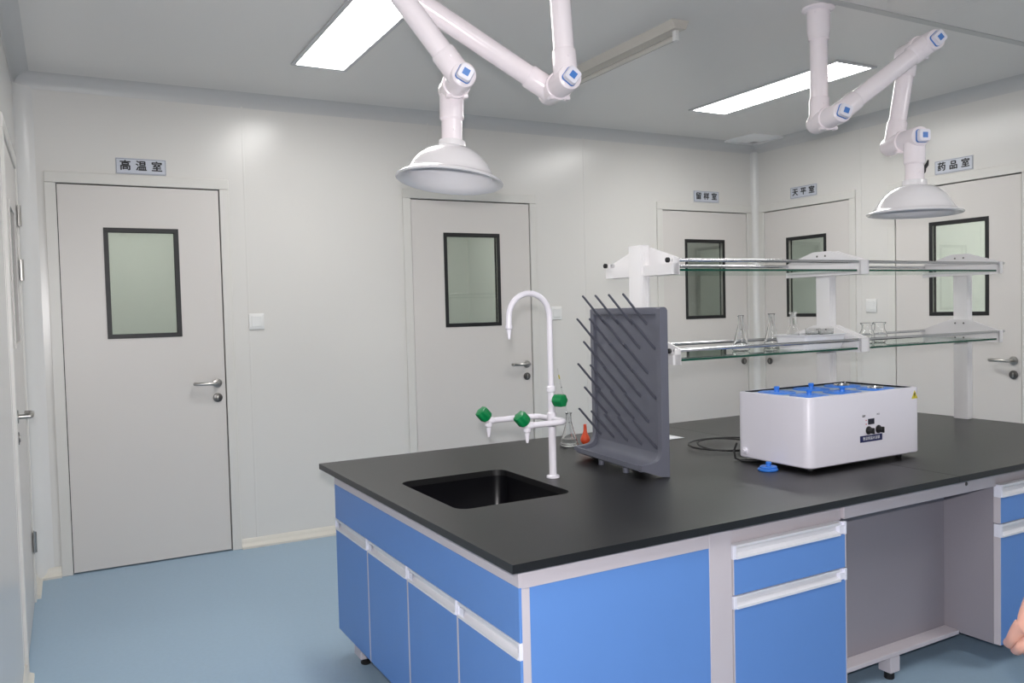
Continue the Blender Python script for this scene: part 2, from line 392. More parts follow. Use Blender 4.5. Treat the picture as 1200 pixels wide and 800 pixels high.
bt = thing('batten_light', 'unlit single tube batten fixed to the grey ceiling', 'ceiling light', (2.505, 2.955, H))
g = G(); g.prism([(-.048, 0), (.048, 0), (.03, -.038), (-.03, -.038)], 'y', 0, 1.22); g.obj('housing', M['batten'], bt)
for y in (.035, 1.185): G().box(-.012, .012, y - .012, y + .012, -.085, -.037, .004).obj('lamp_holder', M['plastic'], bt)
G().cyl((0, .045, -.068), (0, 1.175, -.068), .013, seg=16).obj('fluorescent_tube', M['tube'], bt)

vt = thing('ceiling_vent', 'square white air vent in the ceiling by the corner', 'vent', (4.815, 4.835, H))
g = G()
for i, (a, z) in enumerate(((.175, 0), (.125, -.006), (.075, -.012))):
    b = a - .04; g.loft([[(sx * q, sy * q, zz) for sx, sy in ((-1, -1), (1, -1), (1, 1), (-1, 1))] for q, zz in ((a, z), (a, z - .006), (b, z - .016), (b, z - .01))], False, False)
g.obj('louvre', M['vent'], vt)
G().box(-.172, .172, -.172, .172, -.0015, 0).obj('backing', M['ventdark'], vt)
cv = tag(G().lathe([(.001, -.008), (.17, -.008), (.195, -.004), (.2, 0)], (3.34, 2.27, H), 48, cap0=True).obj('ceiling_cover', M['ceiling']), 'round flush cover plate in the ceiling, cut by the top of the picture', 'cover plate')

# ------------------------------------------------------------------ signs and switches
def sign(txt, loc, rz, label):
    o = thing('door_sign', label, 'sign', loc, rz, 'door signs with black characters')
    G().box(-.128, .128, -.005, -.0005, -.044, .044, .001, 1).obj('plate', M['sign'], o)
    g = G()
    for a, b, c, d in ((-.126, .126, .038, .041), (-.126, .126, -.041, -.038), (-.126, -.123, -.041, .041), (.123, .126, -.041, .041)): g.box(a, b, -.0058, -.0045, c, d)
    g.obj('border', M['signedge'], o)
    for i, ch in enumerate(txt):
        g = G()
        for q, (dx, dz) in enumerate(((-.0017, 0), (.0017, 0), (0, .0014), (0, -.0014))): g.text(ch, .058, Matrix.Translation((-.08 + .08 * i + dx, -.0056 - .0001 * q, dz)) @ Matrix.Rotation(PI / 2, 4, 'X'), .0008)
        g.obj('character', M['ink'], o)
    return o
sign('高温室', (.404, YB, 2.214), 0, 'small grey sign reading 高温室 over the left door')
sign('留样室', (4.487, YB, 2.222), 0, 'small grey sign reading 留样室 left of the room corner')
sign('天平室', (XR, 4.514, 2.219), -PI / 2, 'small grey sign reading 天平室 right of the room corner')
sign('药品室', (XR, 3.301, 2.2175), -PI / 2, 'small grey sign reading 药品室 over the right door')
def switch(loc, rz, label):
    o = thing('light_switch', label, 'light switch', loc, rz, 'white wall switches')
    G().box(-.044, .044, -.009, 0, -.047, .047, .003).obj('switch_plate', M['plastic'], o)
    G().box(-.03, .03, -.0125, -.008, -.03, .033, .002, 1, Matrix.Rotation(.05, 4, 'X')).obj('rocker', M['plastic'], o)
switch((.996, YB, 1.34), 0, 'white wall switch right of the left door')
switch((3.077, YB, 1.34), 0, 'white wall switch behind the tap and the drying rack')
switch((XR, 3.916, 1.337), -PI / 2, 'white wall switch above the glass jars')

# ------------------------------------------------------------------ fume arms
def fume_arm(base, phi, J, sep, front_first, label, hood_tilt, hood_nod, rim_z, knob_rot, damper=False):
    """J: (distance, height) of the three hinges in the swing plane"""
    root = thing('fume_arm', label, 'fume extraction arm', (base[0], base[1], H), -phi)
    k0 = 0 if front_first else 0
    s1 = -sep     # local -y is the viewer's side
    if front_first: pl = [0, sep, 0, sep]      # local y of the tubes A, B, C, D
    else: pl = [0, -sep, 0, -sep]
    zz = lambda z: z - H
    R = .0375
    P = [((0, 0), J[0]), (J[0], J[1]), (J[1], J[2]), None]
    # mount
    g = G(); g.lathe([(.001, 0), (.07, 0), (.07, -.008), (.05, -.016), (.048, -.11), (.044, -.13), (.044, -.14), (.001, -.14)], seg=32)
    for a in range(4): g.ball((.0485 * math.cos(.8 + a * PI / 2), .0485 * math.sin(.8 + a * PI / 2), -.03), .004, seg=8)
    g.obj('mount_flange', M['arm'], root)
    def seg(name, p, q, y, top_socket=True):
        a = Vector((p[0], y, p[1])); b = Vector((q[0], y, q[1])); d = (b - a).normalized(); g = G()
        g.cyl(a, b, R, seg=28)
        if top_socket: g.tube([a, a + d * .1, a + d * .108], [R + .006, R + .006, R + .001], 28)
        g.tube([b, b - d * .1, b - d * .108], [R + .006, R + .006, R + .001], 28)
        side = Vector((0, 1, 0)).cross(d)
        g.cyl(b - d * .075 - Vector((0, R + .004, 0)), b - d * .075 - Vector((0, R + .009, 0)), .004, seg=8)
        return g.obj(name, M['arm'], root)
    a0 = (0, -.12)
    seg('arm_tube', a0, (J[0][0], zz(J[0][1])), pl[0], False)
    seg('arm_tube', (J[0][0], zz(J[0][1])), (J[1][0], zz(J[1][1])), pl[1])
    seg('arm_tube', (J[1][0], zz(J[1][1])), (J[2][0], zz(J[2][1])), pl[2])
    for i in range(3):
        x, z = J[i][0], zz(J[i][1]); ya, yb = min(pl[i], pl[i + 1]), max(pl[i], pl[i + 1]); mid = (ya + yb) / 2
        g = G(); Rh = .0445
        g.tube([(x, ya - .05, z), (x, ya - .044, z), (x, ya - .03, z), (x, mid - .008, z)], [Rh - .012, Rh - .003, Rh, Rh], 32)
        g.tube([(x, mid + .006, z), (x, yb + .03, z), (x, yb + .044, z), (x, yb + .052, z)], [Rh, Rh, Rh - .004, Rh - .016], 32)
        g.tube([(x, mid - .009, z), (x, mid - .007, z), (x, mid + .007, z), (x, mid + .009, z)], [Rh + .003, Rh + .006, Rh + .006, Rh + .003], 32)
        g.ball((x + .01, yb + .054, z), .016, (1, .6, 1), 12)
        for tx in (-.03, .03): g.box(x + tx - .009, x + tx + .009, mid - .014, mid + .014, z - .05, z - .036, .003, 1)
        jo = g.obj('hinge_joint', M['arm'], root)
        ang = knob_rot[i]
        T = Matrix.Translation((x, ya - .05, z)) @ Matrix.Rotation(ang, 4, 'Y')
        def slab(h, r, y0, y1, name, m, par):
            g = G(); lo = [[tuple(T @ Vector((px * q, y, pz * q))) for px, pz in rrect(-h, h, -h, h, r)] for y, q in ((y0, 1), (y1 + .004, 1), (y1, .92))]
            g.loft(lo); return g.obj(name, m, par)
        slab(.0275, .012, 0, -.007, 'blue_ring', M['armblue'], jo)
        slab(.0255, .011, -.006, -.026, 'lock_knob', M['armcap'], jo)
        slab(.0125, .001, -.0255, -.0268, 'blue_square', M['armblue'], jo)
    # hood
    x, z = J[2][0], zz(J[2][1]); y = pl[3]; hr = .19
    T = Matrix.Translation((x, y, z)) @ Matrix.Rotation(hood_tilt, 4, 'Y') @ Matrix.Rotation(hood_nod, 4, 'X'); L = z - zz(rim_z)
    g = G(); g.lathe([(R + .006, -.02), (R + .006, -.105), (R + .001, -.112), (R, -.112), (R, -L + .13)], mtx=T.to_3x3(), c=T.translation, seg=32)
    g.cyl(T @ Vector((0, -R, -.15)), T @ Vector((0, -R - .004, -.15)), .004, seg=8)
    g.obj('neck_tube', M['arm'], root)
    g = G(); r0, r1 = R + .012, hr
    prof = [(R - .004, -L + .146), (R + .01, -L + .146), (r0, -L + .142), (r0, -L + .122), (.072, -L + .117), (.098, -L + .103), (.121, -L + .083), (.139, -L + .06), (.152, -L + .037), (.160, -L + .023), (.172, -L + .014), (hr, -L + .008), (hr + .003, -L + .003), (hr - .001, -L - .001), (hr - .014, -L + .001), (.154, -L + .016), (.147, -L + .035), (.134, -L + .057), (.116, -L + .079), (.094, -L + .098), (.068, -L + .111), (R - .004, -L + .116)]
    T2 = T @ Matrix.Translation((0, 0, -L + .13)) @ Matrix.Rotation(hood_tilt * 3.6, 4, 'Y') @ Matrix.Rotation(hood_nod * 3, 4, 'X') @ Matrix.Translation((0, 0, L - .13))
    g.lathe(prof, mtx=T2.to_3x3(), c=T2.translation, seg=56); g.obj('hood', M['hood'], root, sharp=50)
    if damper:
        g = G(); q = T @ Vector((.036, -.01, -.135)); g.ball(q, .011, (1, .7, 1.6), 12)
        g.tube([q, q + Vector((.012, -.004, .02)), q + Vector((.018, -.005, .04))], [.006, .008, .003], 10)
        g.obj('damper_handle', M['knob'], root)
    return root
fume_arm((1.572, 2.501), .209, [(.02, 2.177), (-.69, 2.595), (-.36, 2.165)], .15, True, 'white jointed fume arm at the left, its pipes cut by the picture top', math.radians(1.5), math.radians(-1), 1.833, (.65, .3, .5))
fume_arm((2.969, 2.584), .362, [(0., 2.165), (.426, 2.474), (.353, 2.065)], .15, False, 'white jointed fume arm at the right, hanging from its ceiling flange', math.radians(.2), 0., 1.74, (.35, .85, 0.), True)

# ------------------------------------------------------------------ bench frame: s along the bench, t across it
BX, BY, BR, TB, LEN, DEP = .9116, 1.71353, .0162871, .765, 3.12, 1.608
CR, SR = math.cos(BR), math.sin(BR)
def W(s, t, z=0.): return (BX + s * CR - t * SR, BY + s * SR + t * CR, z)
def bench_thing(name, label, cat, s=0, t=0, z=0., rz=0., group=None): return thing(name, label, cat, W(s, t, z), BR + rz, group)
UB = .743  # underside of the worktop
SEAM = 1.7565
o = bench_thing('worktop', 'matt black bench top with the sink opening, left slab', 'worktop')
hole = rrect(.13, .55, .562, 1.063, .045)
g = G(); g.holed([(0, 0), (SEAM - .0008, 0), (SEAM - .0008, DEP), (0, DEP)], [hole], UB, TB); g.obj('slab', M['top'], o, sharp=30)
o = bench_thing('worktop', 'matt black bench top under the white bath, right slab', 'worktop')
G().box(SEAM + .0008, LEN, 0, DEP, UB, TB, .001, 1).obj('slab', M['top'], o)
sk = bench_thing('sink_basin', 'deep black sink set into the bench top', 'sink')
def lo(d, z, r): return [(x, y, z) for x, y in rrect(.13 - d, .55 + d, .562 - d, 1.063 + d, r)]
g = G(); g.loft([lo(.03, UB - .001, .06), lo(.004, UB - .001, .047), lo(.004, UB - .012, .047), lo(-.004, .52, .05), lo(-.02, .497, .05), lo(-.06, .49, .04)], False, True)
g.loft([lo(.03, UB - .001, .06), lo(.03, UB - .01, .06), lo(.012, UB - .012, .055), lo(.006, .5, .055), lo(-.02, .48, .05)], False, True)
g.obj('basin', M['sink'], sk, sharp=40)
g = G(); g.lathe([(.001, .4915), (.03, .4915), (.042, .495), (.045, .491)], (.34, .81, 0), 24, cap0=True); g.obj('drain', M['darksteel'], sk)

def grip(g, ax, a0, a1, front, z0, z1, sgn=-1):
    """recessed grip profile; ax: 's' runs along s facing -t, 't' runs along t facing -s"""
    h = z1 - z0; f = front; i = front + .014; b = front + .021
    prof = [(b, z0), (f - .004, z0), (f - .004, z0 + .007), (i - .006, z0 + .010), (i, z0 + .013), (i, z0 + h * .6), (i - .004, z0 + h * .66), (i - .002, z0 + h * .70), (f - .001, z0 + h * .8), (f - .002, z1), (b, z1)]
    g.prism(prof, 'x' if ax == 's' else 'y', a0, a1)

# --- sink cabinet (end unit, doors face the left end)
sc_ = bench_thing('sink_cabinet', 'blue and pale sink cabinet with four doors at the bench end', 'cabinet')
Z0 = .105
g = G(); g.box(.058, .075, .0625, 1.5195, Z0, .53); g.box(.72, .7345, .0625, 1.5195, Z0, UB - .0005); g.box(.0755, .7195, .0625, 1.5195, Z0, .122)   # panels of the hollow body
g.box(.0755, .7195, 1.503, 1.5195, .1225, UB - .0005); g.box(.0755, .7195, .0625, .078, .1225, UB - .0005); g.box(.058, .075, .0625, 1.5195, .5305, UB - .03)
g.box(.652, .735, .035, .062, Z0, UB - .0005, .001, 1)                         # pillar
g.box(.043, .652, .035, .062, .689, UB - .0005, .001, 1)                       # rail
g.box(.043, .066, .035, .062, Z0, .6885, .001, 1)                              # end post
g.box(.035, .0575, .0355, 1.522, .692, UB - .0005, .001, 1)                    # left top rail
for t in (.394, .767, 1.149): g.box(.0352, .058, t - .0046, t + .0046, Z0, .511)
g.obj('carcass', M['carcass'], sc_)
G().box(.0665, .6515, .0372, .062, Z0, .6885).obj('end_panel', M['blue'], sc_)
G().box(.0355, .0575, .0365, 1.522, .5545, .6915, .001, 1).obj('fascia', M['blue'], sc_)
for i, (a, b) in enumerate(((.0365, .389), (.399, .762), (.772, 1.144), (1.154, 1.522))):
    dr = G().box(.0355, .0575, a, b, Z0, .511, .001, 1).obj('cabinet_door', M['blue'], sc_)
    g = G(); grip(g, 't', a + .006, b - .006, .0355, .5115, .554); g.obj('grip_strip', M['grip'], dr)
    for e0, e1 in ((a, a + .006), (b - .006, b)): 
        ec = G(); ec.box(.0335, .0575, e0, e1, .511, .554, .001, 1)
        if e1 == b: ec.prism([(.0365, e0 - .03), (.0365, e0), (.0515, e0), (.0515, e0 - .006)], 'z', .519, .540)
        ec.obj('grip_end_cap', M['gripend'], dr)
for s, t in ((.105, 1.39), (.105, .2), (.65, .2), (.65, 1.39)):
    lg = G().box(s - .04, s + .04, t - .04, t + .04, .028, Z0 + .001, .003, 1).obj('leg', M['carcass'], sc_)
    g = G(); g.cyl((s - .01, t - .01, 0), (s - .01, t - .01, .012), .02, bev=.003); g.cyl((s - .01, t - .01, .01), (s - .01, t - .01, .03), .013); g.obj('levelling_foot', M['rubber'], lg)

# --- drawer cabinets
def drawer_unit(s0, cols, label, z_top, zs, w):
    u = bench_thing('drawer_cabinet', label, 'cabinet')
    s1 = s0 + w * cols; zt, zg, zd, zg2 = zs
    g = G(); g.box(s0 + .0065, s1, .060, 1.572, Z0 - .008, z_top); G().box(s0, s0 + .006, .060, 1.572, Z0 - .008, z_top).obj('shaded_side_panel', M['knee_shade_grey'], u)  # thin panel whose darker grey stands in for shade on the cabinet side
    g.obj('carcass', M['carcass'], u)
    for c in range(cols):
        a, b = s0 + w * c + .003, s0 + w * (c + 1) - .006
        for nm, za, zb, gz in (('drawer', zd, zg, zt), ('cabinet_door', Z0 - .008, zg2, zd - .004)):
            g = G(); g.slot = 1
            g.box(a, a + .0045, .0355, .0595, za, zb + .0005); g.box(b - .0045, b, .0355, .0595, za, zb + .0005); g.slot = 0
            g.box(a + .0045, b - .0045, .0355, .0595, za, zb, .0005, 1)
            d = g.obj(nm, [M['blue'], M['carcass']], u)
            g = G(); grip(g, 's', a + .012, b - .03, .0345, zb + .0005, gz); g.obj('grip_strip', M['grip'], d)
            g = G(); g.box(a, a + .012, .0325, .0595, zb + .0005, gz, .001, 1); g.obj('grip_end_cap', M['gripend'], d)
            g = G(); g.box(b - .03, b, .0405, .0595, zb + .0005, gz, .001, 1); g.box(b - .01, b, .0325, .0595, zb + .0005, gz, .001, 1); g.prism([(b - .03, .0345), (b - .01, .0345), (b - .01, .0415), (b - .03, .0415)], 'z', zb + .005, gz - .012); g.obj('grip_end_cap', M['gripend'], d)
    for s, t in ((s0 + .09, .42), (s1 - .09, .42)):
        lg = G().box(s - .025, s + .025, t - .025, t + .025, .03, Z0, .002, 1).obj('leg', M['carcass'], u)
        G().cyl((s, t, 0), (s, t, .032), .018, bev=.003).obj('levelling_foot', M['rubber'], lg)
    return u
drawer_unit(.737, 1, 'blue drawer cabinet right of the end panel', .742, (.682, .641, .537, .496), .490)
drawer_unit(2.051, 2, 'blue drawer cabinet right of the knee space', .742, (.690, .643, .548, .496), .515)

# --- service rail and knee panel
rl = tag(G().box(1.2285, 2.0505, .048, .07, .684, UB - .001, .002, 1).obj('apron_rail', M['carcass']), 'pale rail under the bench top over the knee space', 'rail')
rl.location = W(0, 0, 0); rl.rotation_euler = (0, 0, BR)
g = G(); g.cyl((1.87, .048, .716), (1.87, .046, .716), .007, bev=.0005); g.box(1.869, 1.871, .0452, .0464, .713, .719); g.obj('rail_lock', M['darksteel'], rl)
kp = bench_thing('knee_panel', 'grey back panel of the knee space with a bottom rail', 'panel')
G().box(1.2285, 2.0495, .25, 1.56, .104, UB - .001).obj('back_panel', M['knee_shade_grey'], kp)
G().box(1.2285, 2.0495, .19, .2495, .09, .106, .001, 1).obj('bottom_rail', M['carcass'], kp)
lg = G().box(1.648, 1.700, .192, .244, .03, .0895, .002, 1).obj('leg', M['carcass'], kp)
G().cyl((1.674, .218, 0), (1.674, .218, .032), .018, bev=.003).obj('levelling_foot', M['rubber'], lg)

# ------------------------------------------------------------------ tap
tp = bench_thing('lab_tap', 'tall white gooseneck laboratory tap with three green handles', 'tap', .625, .811, TB)
g = G(); g.lathe([(.001, 0), (.024, 0), (.024, .006), (.02, .009), (.001, .009)], seg=28); g.obj('base_flange', M['tapwhite'], tp)
g = G(); g.cyl((0, 0, .008), (0, 0, .225), .0135); g.cyl((0, 0, .188), (0, 0, .236), .0165, bev=.003); g.cyl((0, 0, .23), (0, 0, .315), .0125); g.cyl((0, 0, .308), (0, 0, .33), .0165, bev=.003); g.obj('riser', M['tapwhite'], tp)
ra = .083; zc = .58
pts = [(0, 0, .325), (0, 0, .45), (0, 0, zc)] + arc((-ra, 0, zc), ra, 0, 180, 18, (1, 0, 0), (0, 0, 1))[1:] + [(-2 * ra - .001, 0, zc - .03)]
g = G(); g.tube(pts, .0105, 18); sp = g.obj('gooseneck_spout', M['tapwhite'], tp)
def nozzle(p, par, d=(0, 0, -1)):
    g = G(); x, y, z = p
    g.lathe([(.001, .004), (.0125, .004), (.0125, -.008), (.0085, -.012), (.0085, -.018), (.007, -.024), (.0075, -.026), (.0055, -.034), (.006, -.036), (.004, -.046), (.001, -.046)], (x, y, z), 16)
    return g.obj('nozzle', M['tapwhite'], par)
nozzle((-2 * ra - .001, 0, zc - .03), sp)
def handle(p, d, par):
    d = Vector(d).normalized(); q = d.to_track_quat('Z', 'Y').to_matrix(); g = G()
    def lp(r, z, w): 
        return [tuple(Vector(p) + q @ Vector((r * (1 + w * math.cos(6 * a)) * math.cos(a), r * (1 + w * math.cos(6 * a)) * math.sin(a), z))) for a in [2 * PI * k / 48 for k in range(48)]]
    g.loft([lp(.012, 0, 0), lp(.019, .004, .02), lp(.0225, .010, .09), lp(.0225, .037, .09), lp(.021, .044, .09), lp(.014, .046, .03)])
    return g.obj('valve_handle', M['green'], par)
for sy in (-1, 1):
    zb = .212; ex = .048 if sy > 0 else .006
    pts = [(0, 0, zb), (.0, sy * .06, zb)] + arc((-.035, sy * .065, zb), .035, 0, 90, 8, (1, 0, 0), (0, sy, 0)) + [(-.10, sy * .1, zb), (-.15 - ex, sy * .1, zb)]
    g = G(); g.tube(pts, .0105, 16); g.cyl((-.135 - ex, sy * .1, zb), (-.162 - ex, sy * .1, zb), .0125, bev=.003); br = g.obj('branch_pipe', M['tapwhite'], tp)
    nozzle((-.156 - ex, sy * .1, zb - .012), br)
    g = G(); g.cyl((-.152 - ex, sy * .1, zb), (-.165 - ex, sy * .1, zb + .014), .009); g.obj('valve_stem', M['tapwhite'], br)
    handle((-.158 - ex, sy * .1, zb + .006), (-.72, 0, .8), br)
g = G(); g.cyl((0, -.008, .28), (.004, -.022, .28), .01); g.obj('valve_stem', M['tapwhite'], tp)
handle((.003, -.014, .28), (.35, -1, .0), tp)

# ------------------------------------------------------------------ drying rack
dk = bench_thing('drying_rack', 'grey plastic drying rack standing behind the tap, studded with pegs', 'drying rack', .961, .566, TB, math.atan2(.995, .1))
RW, RH = .50, .603
def gus(): return [(0, 0), (0, RH - .012), (.004, RH - .004), (.012, RH), (.026, RH), (.032, RH - .006), (.032, .10), (.035, .08), (.043, .066), (.055, .058), (.075, .054), (.118, .050), (.118, .034), (.11, .030), (.034, .004)]
g = G()
g.box(.015, RW - .015, .001, .022, .03, RH - .01)
g.prism(gus(), 'x', 0, .024); g.prism(gus(), 'x', RW - .024, RW)
g.box(.02, RW - .02, .001, .032, RH - .026, RH, .004, 2)
g.prism([(.004, .03), (.004, .08), (.022, .08), (.025, .06), (.034, .048), (.05, .042), (.107, .034), (.107, .048), (.118, .048), (.118, .030), (.108, .024), (.04, .024)], 'x', .02, RW - .02)
g.obj('backboard', M['rack'], dk, sharp=40)
for row in range(6):
    xs = (.1, .2, .3, .4) if row % 2 == 0 else (.05, .15, .25, .35, .45)
    for x in xs:
        zb = .546 - .089 * row
        g = G(); g.tube([(x, .015, zb - .008), (x, .03, zb + .006), (x, .112, zb + .1), (x, .119, zb + .107), (x, .1205, zb + .1085)], [.0052, .0048, .0042, .004, .0015], 10)
        g.obj('peg', M['peg'], dk)
for x in (.15, .33): 
    G().cyl((x, .09, 0), (x, .09, .03), .011, .012, 16).obj('foot', M['rack'], dk)

# ------------------------------------------------------------------ water bath
S0, S1, T0, T1, ZB, ZT = 1.373, 1.995, .305, .66, .018, .269
wb = bench_thing('water_bath', 'white six-hole water bath with blue lids on the bench', 'water bath', S0, T0, TB)
w, d = S1 - S0, T1 - T0
g = G()
L = lambda i, z, r: [(x, y, z) for x, y in rrect(i, w - i, i, d - i, r)]
g.loft([L(.004, ZB, .03), L(0, ZB + .004, .034), L(0, ZT - .004, .034), L(.0012, ZT - .001, .033), L(.004, ZT, .03), L(.022, ZT, .014), L(.022, ZT - .012, .014)], True, True)
g.obj('housing', M['bath'], wb, sharp=40)
G().box(.023, w - .023, .023, d - .023, ZT - .0118, ZT - .006).obj('top_plate', M['bathtop'], wb)
for i, (x, y, knob) in enumerate(((.115, .1, 1), (.295, .1, 1), (.485, .1, 0), (.115, .255, 1), (.305, .255, 1), (.485, .255, 0))):
    g = G()
    prof = [(.001 if knob else .03, .0035)] + [(.03, .0035), (.031, .0055), (.05, .0055), (.051, .0035), (.068, .0035), (.07, .002), (.07, 0)]
    g.lathe(prof[0 if knob else 1:], (x, y, ZT - .006), 36, cap0=bool(knob)); hc = g.obj('hole_cover', M['lidblue'], wb)
    if knob:
        g = G(); g.lathe([(.0095, 0), (.0085, .01), (.0105, .013), (.0105, .02), (.008, .022), (.001, .022)], (x, y, ZT - .003), 18); g.obj('knob', M['lidblue'], hc)
    else:
        g = G(); g.lathe([(.001, .004), (.022, .004), (.024, .009), (.03, .009), (.031, .003)], (x, y, ZT - .005), 24, cap0=True); g.obj('inner_cover', M['chrome'], hc)
def P_(s, z): return s - S0, z - TB
g = G()
x, z = P_(1.70, .852); g.box(x - .062, x + .062, -.0012, .0005, z, z + .024, .0004, 1); g.obj('name_label', M['panelblue'], wb)
nl = wb.children[-1]
g = G(); g.text('数显恒温水浴锅', .0135, Matrix.Translation((P_(1.70, 0)[0], -.0014, z + .012)) @ Matrix.Rotation(PI / 2, 4, 'X'), .0003); g.obj('label_lettering', M['white'], wb)
x, z = P_(1.70, .926); G().box(x - .017, x + .017, -.002, .0005, z - .0105, z + .0105, .0006, 1).obj('display', M['display'], wb)
for zz_, m in ((.932, 'red'), (.918, 'red')):
    G().cyl((P_(1.672, 0)[0], .0005, zz_ - TB), (P_(1.672, 0)[0], -.0015, zz_ - TB), .0022, seg=10).obj('indicator_lamp', M[m], wb)
g = G(); g.text('温度', .009, Matrix.Translation((P_(1.66, 0)[0], -.0003, .948 - TB)) @ Matrix.Rotation(PI / 2, 4, 'X'), .0003); g.text('开 关', .007, Matrix.Translation((P_(1.74, 0)[0], -.0003, .950 - TB)) @ Matrix.Rotation(PI / 2, 4, 'X'), .0003)
g.obj('panel_lettering', M['ink'], wb)
for s in (1.685, 1.74):
    x, z = P_(s, .894); g = G(); g.cyl((x, .0005, z), (x, -.004, z), .0155, bev=.001); g.cyl((x, -.003, z), (x, -.02, z), .0115, .0105, bev=.0015); g.box(x - .003, x + .003, -.026, -.018, z - .011, z + .011, .0015, 1); g.obj('control_knob', M['knob'], wb)
x, z = P_(1.955, 0)[0], .992 - TB
ws = G().prism([(x - .018, z), (x + .018, z), (x, z + .032)], 'y', -.0008, .0005).obj('warning_sticker', M['yellow'], wb)
g = G(); g.prism([(x - .0025, z + .022), (x + .0045, z + .022), (x + .0005, z + .0145), (x + .004, z + .0145), (x - .0035, z + .0055), (x - .0008, z + .012), (x - .0045, z + .012)], 'y', -.0014, -.0006); g.obj('bolt_mark', M['ink'], ws)
g = G(); g.box(.026, w - .026, d - .025, d - .0225, ZT - .0055, ZT + .0012); g.box(w - .025, w - .0225, .024, d - .0255, ZT - .0055, ZT + .0008); g.obj('rim_shade_strip', M['rubber'], wb)  # black strips standing in for the shadowed inner wall of the rim
g = G(); g.cyl((.001, .305, .045), (-.010, .305, .045), .0135, bev=.003); g.cyl((-.009, .305, .045), (-.016, .305, .045), .007, bev=.001); g.obj('drain_nozzle', M['bath'], wb)
for x in (.06, w - .07):
    for y in (.05, d - .05): G().cyl((x, y, 0), (x, y, ZB + .001), .013, bev=.002).obj('foot', M['rubber'], wb)
cp = []
for k in range(0, 33):
    a = 2 * PI * k / 16; cp.append((.20 + .115 * math.cos(a) + .012 * (k > 16), .60 + .10 * math.sin(a) - .01 * (k > 16), .006 + .008 * (k > 16) * abs(math.sin(a / 2))))
cp = [(.08, d + .0, .05), (.08, d + .03, .04), (.09, d + .07, .012)]
cp += [(.165 - (.10 + .008 * t) * math.sin(t * 1.0), .58 - (.115 + .004 * t) * math.cos(t), .006 + .004 * t / 3 + .012 * max(0, math.sin(t * .5)) ** 4) for t in [i * .35 for i in range(1, 36)]]
cp += [(.26, .56, .03), (.33, .50, .02), (.40, .46, .006)]
g = G(); g.tube(cp, .0036, 8); g.obj('power_cord', M['cable'], wb)
g = G(); g.tube([(.03, d + .03, .06), (.0, d + .014, .035), (-.009, d - .002, .010), (-.004, d - .022, .0045), (.02, d - .05, .0045), (.06, d - .07, .0045)], .0042, 8); g.obj('power_cord', M['cable'], wb)

ring = bench_thing('ring_lid', 'loose blue ring lids leaning by the corner of the white bath', 'lid', 1.322, .452, TB)
g = G(); g.lathe([(.018, .0), (.034, .0), (.036, .002), (.036, .006), (.034, .008), (.03, .009), (.02, .009), (.018, .007), (.018, 0)], seg=32)
g.lathe([(.006, .009), (.03, .0095), (.031, .012), (.029, .0145), (.006, .0145), (.006, .009)], (.008, .004, 0), seg=32); g.obj('ring', M['lidblue'], ring)
g = G(); g.lathe([(.009, .0145), (.0085, .02), (.01, .022), (.01, .028), (.008, .03), (.001, .03)], (.008, .004, 0), 18); g.obj('knob', M['lidblue'], ring)

# ------------------------------------------------------------------ glassware
def flask(name, label, s, t, z, rb=.039, h=.135, rn=.011, water=0., group=None):
    o = bench_thing(name, label, 'flask', s, t, z, group=group)
    k = .0016
    prof = [(.001, .0), (rb - .006, 0), (rb, .005), (rb, .012), (rb - .002, .018), (rn + .002, h * .70), (rn, h * .76), (rn, h - .006), (rn + .004, h - .001), (rn + .0035, h), (rn - k, h - .003), (rn - k, h * .76), (rn - .001, h * .70), (rb - .002 - k * 1.5, .018), (rb - k, .011), (rb - k, .006), (rb - .007, k), (.001, k)]
    G().lathe(prof, seg=36).obj('glass_body', M['glass'], o, sharp=60)
    if water:
        r2 = rb - k - .0006
        fr = lambda zz: r2 - .001 - (rb - rn) * max(0, zz - .018) / (h * .70)
        G().lathe([(.001, k + .0006), (r2 - .006, k + .0006), (r2, .007), (r2, .012), (fr(.018) - .001, .018), (fr(water) - .0015, water), (.001, water)], seg=36).obj('water', M['water'], o, sharp=60)
    return o
flask('conical_flask', 'conical glass flask with a little water behind the tap, a glass rod in it', 1.035, 1.329, TB, .04, .15, .012, .035, 'conical glass flasks')
pp = bench_thing('pipette', 'thin glass pipette with yellow mark leaning in the flask behind the tap', 'pipette', 1.035, 1.329, TB)
A = Vector((.012, -.004, .006)); Bq = Vector((-.075, .03, .335)); dv = Bq - A
# pass through the neck
A = Vector((.022, -.006, .006)); nk = Vector((-.004, .002, .14)); dv = (nk - A).normalized(); 
g = G(); g.tube([A, A + dv * .02, A + dv * .345], [.001, .0026, .0026], 10); g.obj('glass_stem', M['glass'], pp)
g = G(); g.cyl(A + dv * .30, A + dv * .317, .0029, seg=10); g.obj('yellow_mark', M['yellow'], pp)
g = G(); 
for q in (.10, .14, .18, .22, .26): g.cyl(A + dv * q, A + dv * (q + .003), .0029, seg=10)
g.obj('graduation', M['ink'], pp)
bu = bench_thing('rubber_bulb', 'orange rubber pipette bulb half hidden behind the drying rack', 'pipette bulb', 1.125, 1.335, TB)
g = G(); T = Matrix.Rotation(-.0, 3, 'X')
g.lathe([(.001, 0), (.012, .002), (.02, .012), (.022, .022), (.019, .034), (.012, .046), (.008, .06), (.0068, .085), (.0075, .088), (.005, .09), (.001, .09)], (0, 0, 0), 24); g.obj('bulb', M['bulb'], bu)
ph = bench_thing('paper_sheet', 'white sheet of paper lying right of the drying rack', 'paper', 1.475, 1.345, TB, -.03)
g = G(); n = 6
lp = [[(-.105 + .21 * i / n, -.1485 + .297 * j / n, .0012 + .0015 * math.sin(i * .9) * math.sin(j * .7) ** 2 + .0015) for i in range(n + 1)] for j in range(n + 1)]
g.loft(lp, False, False, closed=False); sh = g.obj('sheet', M['paper'], ph)
